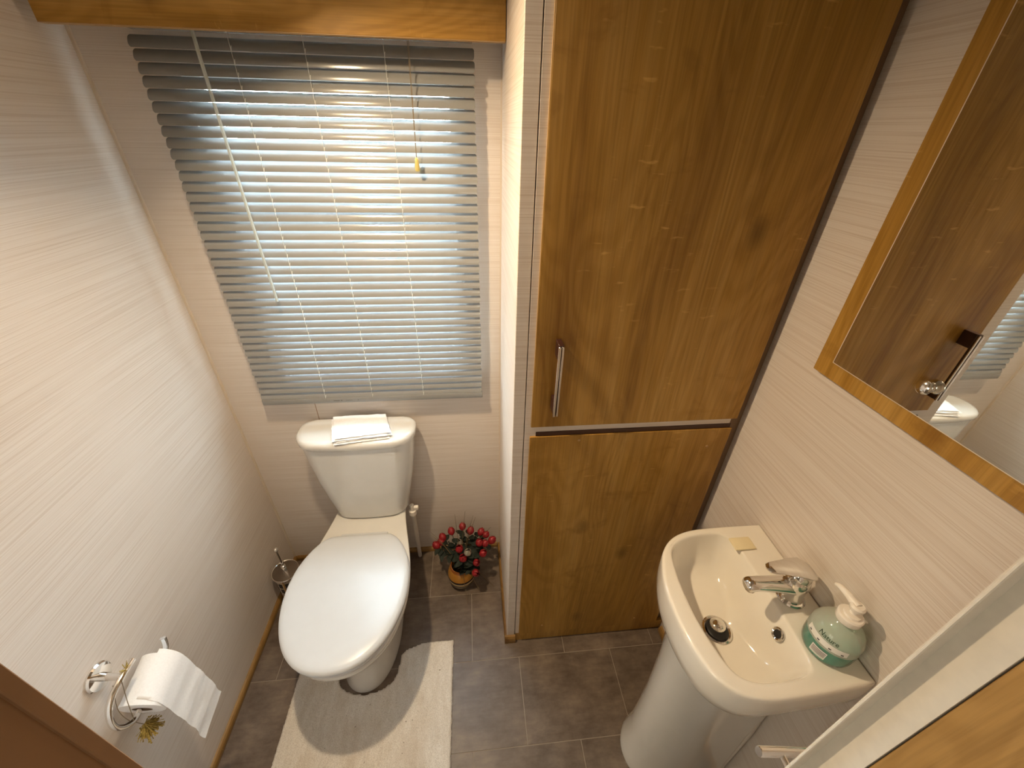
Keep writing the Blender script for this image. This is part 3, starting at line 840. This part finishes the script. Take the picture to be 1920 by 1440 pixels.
def band(u0, u1, z0_, z1_, off, nu=18, nz_=4):
    bm = BM()
    G = [[bm.verts.new(wrap(u0+(u1-u0)*i/nu, z0_+(z1_-z0_)*j/nz_, off)) for i in range(nu+1)] for j in range(nz_+1)]
    for j in range(nz_):
        for i in range(nu): bm.faces.new((G[j][i], G[j][i+1], G[j+1][i+1], G[j+1][i]))
    return bm
lab = part('label_band', band(-.037, .037, .048, .061, .0006), 'label', sd, 'white label strip with dark dots')
for u in (-.029, -.010, .010, .029):
    o = part('printed_dot', band(u-.0022, u+.0022, .0500, .0530, .0009, 4, 2), 'dkprint', lab)
bb = part('label_panel', band(-.013, .013, .014, .035, .0006, 8, 3), 'label', sd, 'white lined label panel')
for k in range(5):
    part('printed_line', band(-.0115, .0115, .0165+k*.0035, .0180+k*.0035, .0009, 6, 1), 'gel' if k == 0 else 'dkprint', bb)
def text_mesh(s, size):
    cu = bpy.data.curves.new('t', 'FONT'); cu.body = s; cu.size = size; cu.align_x = 'CENTER'; cu.resolution_u = 3
    o = bpy.data.objects.new('t', cu); COL.objects.link(o)
    dg = bpy.context.evaluated_depsgraph_get(); me = bpy.data.meshes.new_from_object(o.evaluated_get(dg))
    bpy.data.objects.remove(o, do_unlink=True); return me
me = text_mesh('Nature', .0125)
bm = BM(); bm.from_mesh(me); bpy.data.meshes.remove(me)
bmesh.ops.triangulate(bm, faces=bm.faces[:])
for v in bm.verts: v.co = wrap(v.co.x, .0645+v.co.y, .0009)
part('printed_name', bm, 'print', sd, 'dark green lettering', smooth=False)
bm = BM(); lathe(bm, [(.0195, .099), (.0205, .101), (.0205, .112), (.0185, .1145), (.0135, .115), (.0135, .119), (.010, .120)], bx, by, bz, 32)
part('collar', bm, 'white_plastic', sd)
bm = BM(); lathe(bm, [(.0055, .118), (.0055, .132)], bx, by, bz, 16)
part('pump_stem', bm, 'white_plastic', sd)
bm = BM()
lathe(bm, [(.009, .129), (.0115, .133), (.012, .139), (.009, .1425)], bx, by, bz, 20)
tube(bm, smooth_path([(bx, by, bz+.137), (bx, by+.020, bz+.1385), (bx, by+.038, bz+.137), (bx, by+.047, bz+.132)], 4), [.0085, .008, .0075, .0072, .0068, .0064, .006, .0056, .0052, .0048, .0044, .004, .0036], 12)
part('pump_head', bm, 'white_plastic', sd)

# ------------------------------------------------------------------ mirror
mr = thing('wall_mirror', 'mirror on an oak backboard on the right wall', 'mirror', (W, -.776, 1.297))
MX = W-.016
bm = BM()
bm_parts = [(-.976, -.575, 1.297, 1.372), ]
box(bm, MX, W-.0005, -.976, -.575, 1.297, 2.0, .0008, 1)
part('backboard', bm, 'oak', mr, smooth=False)
bm = BM(); box(bm, MX-.0022, MX-.0001, -.9365, -.6145, 1.3315, 1.967)
part('shade_backing', bm, 'dark_pull', mr, smooth=False)  # dark plate wider than the glass paints the groove and its shadow line
bm = BM(); box(bm, MX-.0065, MX-.0023, -.935, -.617, 1.334, 1.965)
mg = part('mirror_glass', bm, 'mirror', mr, smooth=False)
bm = BM(); box(bm, MX-.0067, MX-.0024, -.6170, -.6156, 1.334, 1.965); box(bm, MX-.0067, MX-.0024, -.935, -.6156, 1.3328, 1.334); box(bm, MX-.0067, MX-.0024, -.9364, -.935, 1.3328, 1.965)
part('polished_edge', bm, 'bead', mg, smooth=False)
bm = BM()
lathe(bm, [(.0085, 0), (.0085, .002), (.0075, .004), (.0105, .007), (.0115, .010), (.0105, .0135), (.007, .016), (.002, .017)], MX-.0066, -.782, 1.383, 24, mat=Matrix.Rotation(math.radians(-90), 3, 'Y'))
part('knob', bm, 'chrome', mr, 'round chrome knob on the glass')

# ------------------------------------------------------------------ towel rail on the front wall
rl = thing('towel_rail', 'chrome towel rail end below the basin at bottom right', 'towel rail', (1.39, FY, .86))
ra, rb_ = Vector((1.275, -1.05, .886)), Vector((1.53, -1.05, .79))
bm = BM(); tube(bm, [ra, ra.lerp(rb_, .008), rb_], [.0065, .0075, .0075], 16)
part('bar', bm, 'chrome', rl)
for t_ in (.17, .9):
    q = ra.lerp(rb_, t_)
    bm = BM(); tube(bm, [q, Vector((q.x, FY+.0005, q.z))], .0055, 12)
    part('post', bm, 'chrome', rl)

# ------------------------------------------------------------------ toilet-roll holder, roll, straw charm
hr_ = thing('toilet_roll_holder', 'chrome hook-shaped toilet roll holder on the left wall', 'roll holder', (0, -.746, .662))
Ry = Matrix.Rotation(math.radians(90), 3, 'Y')
bm = BM(); lathe(bm, [(.031, 0), (.031, .004), (.028, .0075), (.018, .0095), (.0005, .010)], .0004, -.746, .663, 36, mat=Ry)
part('rose', bm, 'chrome', hr_)
bm = BM(); tube(bm, [(.008, -.747, .664), (.035, -.751, .668), (.060, -.755, .671)], [.0095, .0075, .0065], 14)
part('arm', bm, 'chrome', hr_)
bm = BM()
tube(bm, smooth_path([(.060, -.720, .672), (.060, -.755, .671), (.060, -.790, .664), (.060, -.812, .644), (.060, -.822, .610), (.060, -.814, .578), (.060, -.792, .556), (.060, -.76, .5615), (.060, -.70, .5745), (.060, -.672, .581), (.060, -.655, .594), (.060, -.648, .618)], 5), .0062, 12)
part('hook', bm, 'chrome', hr_)
RX, RZ, Y0, Y1 = .0625, .5645, -.775, -.672
ROLLT = Matrix.Translation((RX, -.7235, RZ)) @ Matrix.Rotation(math.radians(12), 4, 'X') @ Matrix.Translation((-RX, .7235, -RZ))
def tilt(bm):
    bmesh.ops.transform(bm, matrix=ROLLT, verts=bm.verts[:]); return bm
tr = thing('toilet_roll', 'white toilet roll with a loose hanging sheet on the chrome hook', 'toilet roll', (RX, (Y0+Y1)/2, RZ))
def roll_mesh():
    bm = BM(); seg = 48
    def ring(r, y_): return [Vector((RX+r*math.cos(2*math.pi*k/seg), y_, RZ+r*math.sin(2*math.pi*k/seg))) for k in range(seg)]
    def ringw(r, y_): return [Vector((RX+(r+.0012*noise.noise(Vector((k*.35, y_*60, 2))))*math.cos(2*math.pi*k/seg), y_, RZ+(r+.0012*noise.noise(Vector((k*.35, y_*60, 2))))*math.sin(2*math.pi*k/seg))) for k in range(seg)]
    n = 14
    rs = [ring(.0205, Y0)] + [ring(.043, Y0)] + [ringw(.0465, Y0+.0015+(Y1-Y0-.003)*i/n) for i in range(n+1)] + [ring(.043, Y1), ring(.0205, Y1), ring(.0205, Y0)]
    rings(bm, rs, False, False); return bm
part('paper', tilt(roll_mesh()), 'paper', tr, ang=60)
bm = BM(); lathe(bm, [(.0202, -.0505), (.0202, .0505), (.0190, .0505), (.0190, -.0505), (.0202, -.0505)], RX, (Y0+Y1)/2, RZ, 32, mat=Matrix.Rotation(math.radians(90), 3, 'X'), cap0=False, cap1=False)
part('core', tilt(bm), 'card', tr)
def sheet():
    bm = BM()
    path = []
    for k in range(8):
        a = math.radians(82-82*k/7); path.append((RX+.0476*math.cos(a), RZ+.0476*math.sin(a)))
    x_, z_ = path[-1]
    for k in range(1, 27):
        t_ = k/26
        path.append((x_+.016*math.sin(t_*1.5)+.0010*math.sin(t_*19), z_-.200*t_))
    ny = 14; th_ = .0004
    fr, bk = [], []
    for i, (px, pz) in enumerate(path):
        rf, rbk = [], []
        for j in range(ny+1):
            y_ = Y0+.0035+(Y1-Y0-.007)*j/ny
            s_ = max(0, i-7)/26
            w_ = noise.noise(Vector((i*.22, j*.15, 1)))*.0016*min(1, s_*3) + .0005*math.sin(i*2.1)*min(1, s_*3)
            yy = y_ - .012*s_*0 + .006*s_*noise.noise(Vector((0, i*.15, 5)))
            zz = pz + (y_+.7235)*.2126
            rf.append(bm.verts.new((px+w_+th_, yy, zz))); rbk.append(bm.verts.new((px+w_, yy, zz)))
        fr.append(rf); bk.append(rbk)
    for G, rev in ((fr, False), (bk, True)):
        for i in range(len(path)-1):
            for j in range(ny):
                f = (G[i][j], G[i][j+1], G[i+1][j+1], G[i+1][j]); bm.faces.new(tuple(reversed(f)) if rev else f)
    for i in range(len(path)-1):
        for j in (0, ny): bm.faces.new((fr[i][j], fr[i+1][j], bk[i+1][j], bk[i][j]))
    for j in range(ny):
        for i in (0, len(path)-1): bm.faces.new((fr[i][j], fr[i][j+1], bk[i][j+1], bk[i][j]))
    return bm
part('loose_sheet', sheet(), 'paper', tr, ang=80)
# straw charm
ch = thing('straw_charm', 'small dried straw charm hanging on string from the roll holder', 'charm', (.062, -.79, .49))
bm = BM()
tube(bm, smooth_path([(.066, -.762, .6765), (.067, -.783, .62), (.066, -.795, .575), (.063, -.797, .555), (.062, -.790, .52)], 4), .0008, 5)
tube(bm, smooth_path([(.055, -.772, .674), (.055, -.795, .62), (.057, -.799, .575), (.062, -.797, .555)], 4), .0008, 5)
part('string', bm, 'string', ch)
bm = BM()
for k in range(420):
    a = random.uniform(0, 2*math.pi); l = random.uniform(.012, .030); s_ = random.uniform(.15, 1.15)
    base = Vector((.062, -.789, .520))
    dr = Vector((math.cos(a)*.55*s_, math.sin(a)*.75*s_, -1)).normalized()
    p0 = base + dr*random.uniform(0, .022); p1 = p0 + dr*l + Vector((random.uniform(-.006, .006), random.uniform(-.006, .006), random.uniform(-.003, .004)))
    tube(bm, [p0, p1], [.0007, .0010], 4)
    if k % 2 == 0: ball(bm, p1, random.uniform(.0012, .0022), 5)
o = part('straw_tuft', bm, 'straw', ch); o['kind'] = 'stuff'
bm = BM()
for k in range(14):
    p0 = Vector((.062, -.742, .676)); a = random.uniform(0, 6.28)
    tube(bm, [p0, p0+Vector((.008*math.cos(a), .012*math.sin(a), random.uniform(.002, .014)))], .0008, 4)
o = part('straw_bow', bm, 'straw', ch); o['kind'] = 'stuff'

# ------------------------------------------------------------------ toilet brush
qx, qy = .0625, -.178
tb = thing('toilet_brush', 'chrome toilet brush in its holder in the left corner', 'toilet brush', (qx, qy, 0))
bm = BM(); lathe(bm, [(.044, 0), (.046, .003), (.046, .012), (.043, .016), (.043, .15), (.046, .153), (.046, .168), (.0425, .168), (.0425, .018), (.001, .018)], qx, qy, 0, 36, cap1=False)
hld = part('holder', bm, 'chrome', tb)
for k in range(10):
    a = 2*math.pi*k/10
    for zz in (.06, .095, .13):
        bm = BM()
        G = []
        for dz in (-.012, .012):
            G.append([Vector((qx+.0434*math.cos(a+da), qy+.0434*math.sin(a+da), zz+dz)) for da in (-.16, 0, .16)])
        vs = [[bm.verts.new(p) for p in r] for r in G]
        vo_ = [[bm.verts.new(p+Vector((math.cos(a), math.sin(a), 0))*.0006) for p in r] for r in G]
        for i in range(2):
            bm.faces.new((vs[0][i], vs[0][i+1], vs[1][i+1], vs[1][i])); bm.faces.new((vo_[0][i], vo_[1][i], vo_[1][i+1], vo_[0][i+1]))
        o = obj('cut_out', bm, 'black'); attach(o, tb)
bm = BM(); lathe(bm, [(.0495, .168), (.0510, .171), (.0495, .1745), (.0475, .1735), (.0475, .170)], qx, qy, 0, 40, cap0=False, cap1=False)
part('lid_rim', bm, 'chrome', tb)
bm = BM(); lathe(bm, [(.0475, .1695), (.0475, .1725), (.02, .175), (.008, .1755)], qx, qy, 0, 40)
part('lid', bm, 'dull', tb)
bm = BM(); lathe(bm, [(.009, .175), (.009, .206), (.0075, .208), (.0045, .209), (.0045, .300)], qx, qy, 0, 18)
ball(bm, (qx, qy, .3065), .0095, 18)
part('handle', bm, 'chrome', tb)

# ------------------------------------------------------------------ flower vase
vx, vy = .766, -.172
vo = obj('flower_vase', lathe(BM(), [(.036, 0), (.042, .003), (.051, .02), (.0575, .045), (.059, .06), (.056, .085), (.048, .106), (.042, .117), (.044, .121), (.040, .121), (.038, .113), (.047, .08), (.047, .03), (.002, .012)], vx, vy, .0002, 40), 'vase')
tag(vo, 'small round vase with orange, black and cream bands on the floor', 'vase')
heads = [(.776, -.052, .212), (.727, -.062, .198), (.690, -.081, .186), (.664, -.108, .17), (.811, -.075, .21), (.856, -.069, .189), (.877, -.08, .182), (.902, -.1, .169), (.847, -.142, .215), (.764, -.166, .215), (.861, -.182, .198), (.833, -.214, .185), (.828, -.236, .150), (.779, -.199, .200), (.871, -.14, .205), (.683, -.098, .176)]
def bud(bm, c, ax, r):
    ax = ax.normalized(); up = Vector((0, 0, 1)); R = up.rotation_difference(ax).to_matrix()
    for L in range(2):
        for k in range(4 if L else 3):
            a0 = 2*math.pi*k/(4 if L else 3) + L*.6
            prof = [(.15, -1.0), (.75, -.55), (1.0, .05), (.85, .6), (.45, 1.05 if L else 1.2)]
            w_ = [.5, 1.0, 1.05, .85, .25]
            vs = []
            for (rr, zz), ww in zip(prof, w_):
                row = []
                for t_ in (-1, -.5, 0, .5, 1):
                    q = rr*(1.0 if L else .72)*(1+.10*(1-t_*t_))
                    a = a0+t_*ww*.85
                    row.append(bm.verts.new(Vector(c)+R @ Vector((q*r*math.cos(a), q*r*math.sin(a), zz*r*1.15))))
                vs.append(row)
            for i in range(4):
                for j in range(4): bm.faces.new((vs[i][j], vs[i][j+1], vs[i+1][j+1], vs[i+1][j]))
    ball(bm, c, r*.62, 8, (1, 1, 1.1))
def leaf(bm, p0, dr, l, w_):
    dr = dr.normalized(); side = dr.cross(Vector((0, 0, 1)))
    side = side.normalized() if side.length > .05 else Vector((1, 0, 0))
    nn = side.cross(dr); rows = []
    for k in range(6):
        t_ = k/5; ww = w_*math.sin(math.pi*(.08+.9*t_))
        c = p0+dr*l*t_-Vector((0, 0, .25*l*t_*t_))
        rows.append([bm.verts.new(c-side*ww+nn*ww*.25), bm.verts.new(c), bm.verts.new(c+side*ww+nn*ww*.25)])
    for a, b_ in zip(rows, rows[1:]):
        for j in range(2): bm.faces.new((a[j], a[j+1], b_[j+1], b_[j]))
mouth = Vector((vx, vy, .118))
def flower(name, h, label, group, headmat, r):
    h = Vector(h); dr = h-mouth
    f = thing(name, label, 'flower', tuple(mouth), group)
    bm = BM(); off = Vector((dr.x, dr.y, 0)); off = off.normalized()*min(.026, off.length)
    s0 = mouth+off+Vector((0, 0, -.035)); s1 = mouth+off*1.05+Vector((0, 0, .006)); mid_ = s1.lerp(h, .5)+Vector((0, 0, .012))
    tube(bm, smooth_path([s0, s1, mid_, h-dr.normalized()*r*.6], 4), .0013, 5)
    part('stem', bm, 'green', f)
    bm = BM(); bud(bm, h, dr+Vector((0, 0, .03)), r)
    part('flower_head', bm, headmat, f, ang=70)
    for k in range(9):
        bm = BM()
        base = s1.lerp(h, .06+.1*k)+Vector((random.uniform(-.004, .004),)*3)
        leaf(bm, base, Vector((random.uniform(-1, 1), random.uniform(-1, 1), random.uniform(-.1, .6))), random.uniform(.028, .044), random.uniform(.009, .014))
        part('leaf', bm, 'green', f, ang=80)
    return f
FL = {0: 'topmost red rosebud in the banded vase, nearest the back wall', 1: 'red rosebud just left of the topmost bud in the vase', 3: 'leftmost red rosebud in the banded vase',
      4: 'red rosebud just right of the topmost bud in the vase', 7: 'rightmost red rosebud in the banded vase, beside the partition', 9: 'red rosebud directly left of the silvery rose',
      10: 'red rosebud to the right of the silvery rose, above the two lowest buds', 11: 'second lowest red rosebud at right of the vase', 12: 'lowest red rosebud hanging over the right side of the vase',
      13: 'red rosebud directly below the silvery rose at the vase mouth', 2: 'red rosebud next to the leftmost bud in the vase', 15: 'red rosebud next to the leftmost bud in the vase'}
for i_, h in enumerate(heads):
    flower('red_flower', h, FL.get(i_, 'red rosebud in the crowded right cluster of the bouquet'), 'red flowers in the banded vase', 'red', random.uniform(.0140, .0165))
sf = flower('silver_flower', (.799, -.190, .222), 'single silvery artificial rose among red buds in the vase', 'x', 'silver', .0150)
del sf['group']
tw = [((.640, -.085, .235), ), ((.650, -.10, .225), ), ((.745, -.03, .27), ), ((.79, -.02, .275), ), ((.825, -.035, .262), ), ((.835, -.05, .268), ), ((.90, -.07, .22), ), ((.905, -.23, .03), ), ((.79, -.285, .012), ), ((.845, -.255, .04), ), ((.925, -.12, .16), )]
for (p,) in tw:
    p = Vector(p); dr = p-mouth; off = Vector((dr.x, dr.y, 0)).normalized()*.029
    bm = BM(); tube(bm, smooth_path([mouth+off+Vector((0, 0, -.03)), mouth+off*1.1+Vector((0, 0, .008)), mouth.lerp(p, .55)+Vector((0, 0, .03 if p.z < .1 else .012)), p], 4), [.0011]*8 + [.0009, .0008, .0007, .0006, .0005], 5)
    o = obj('dry_grass_stalk', bm, 'twig'); tag(o, 'thin dry grass stalk spraying out of the banded vase', 'dry grass', 'dry stalks in the banded vase')
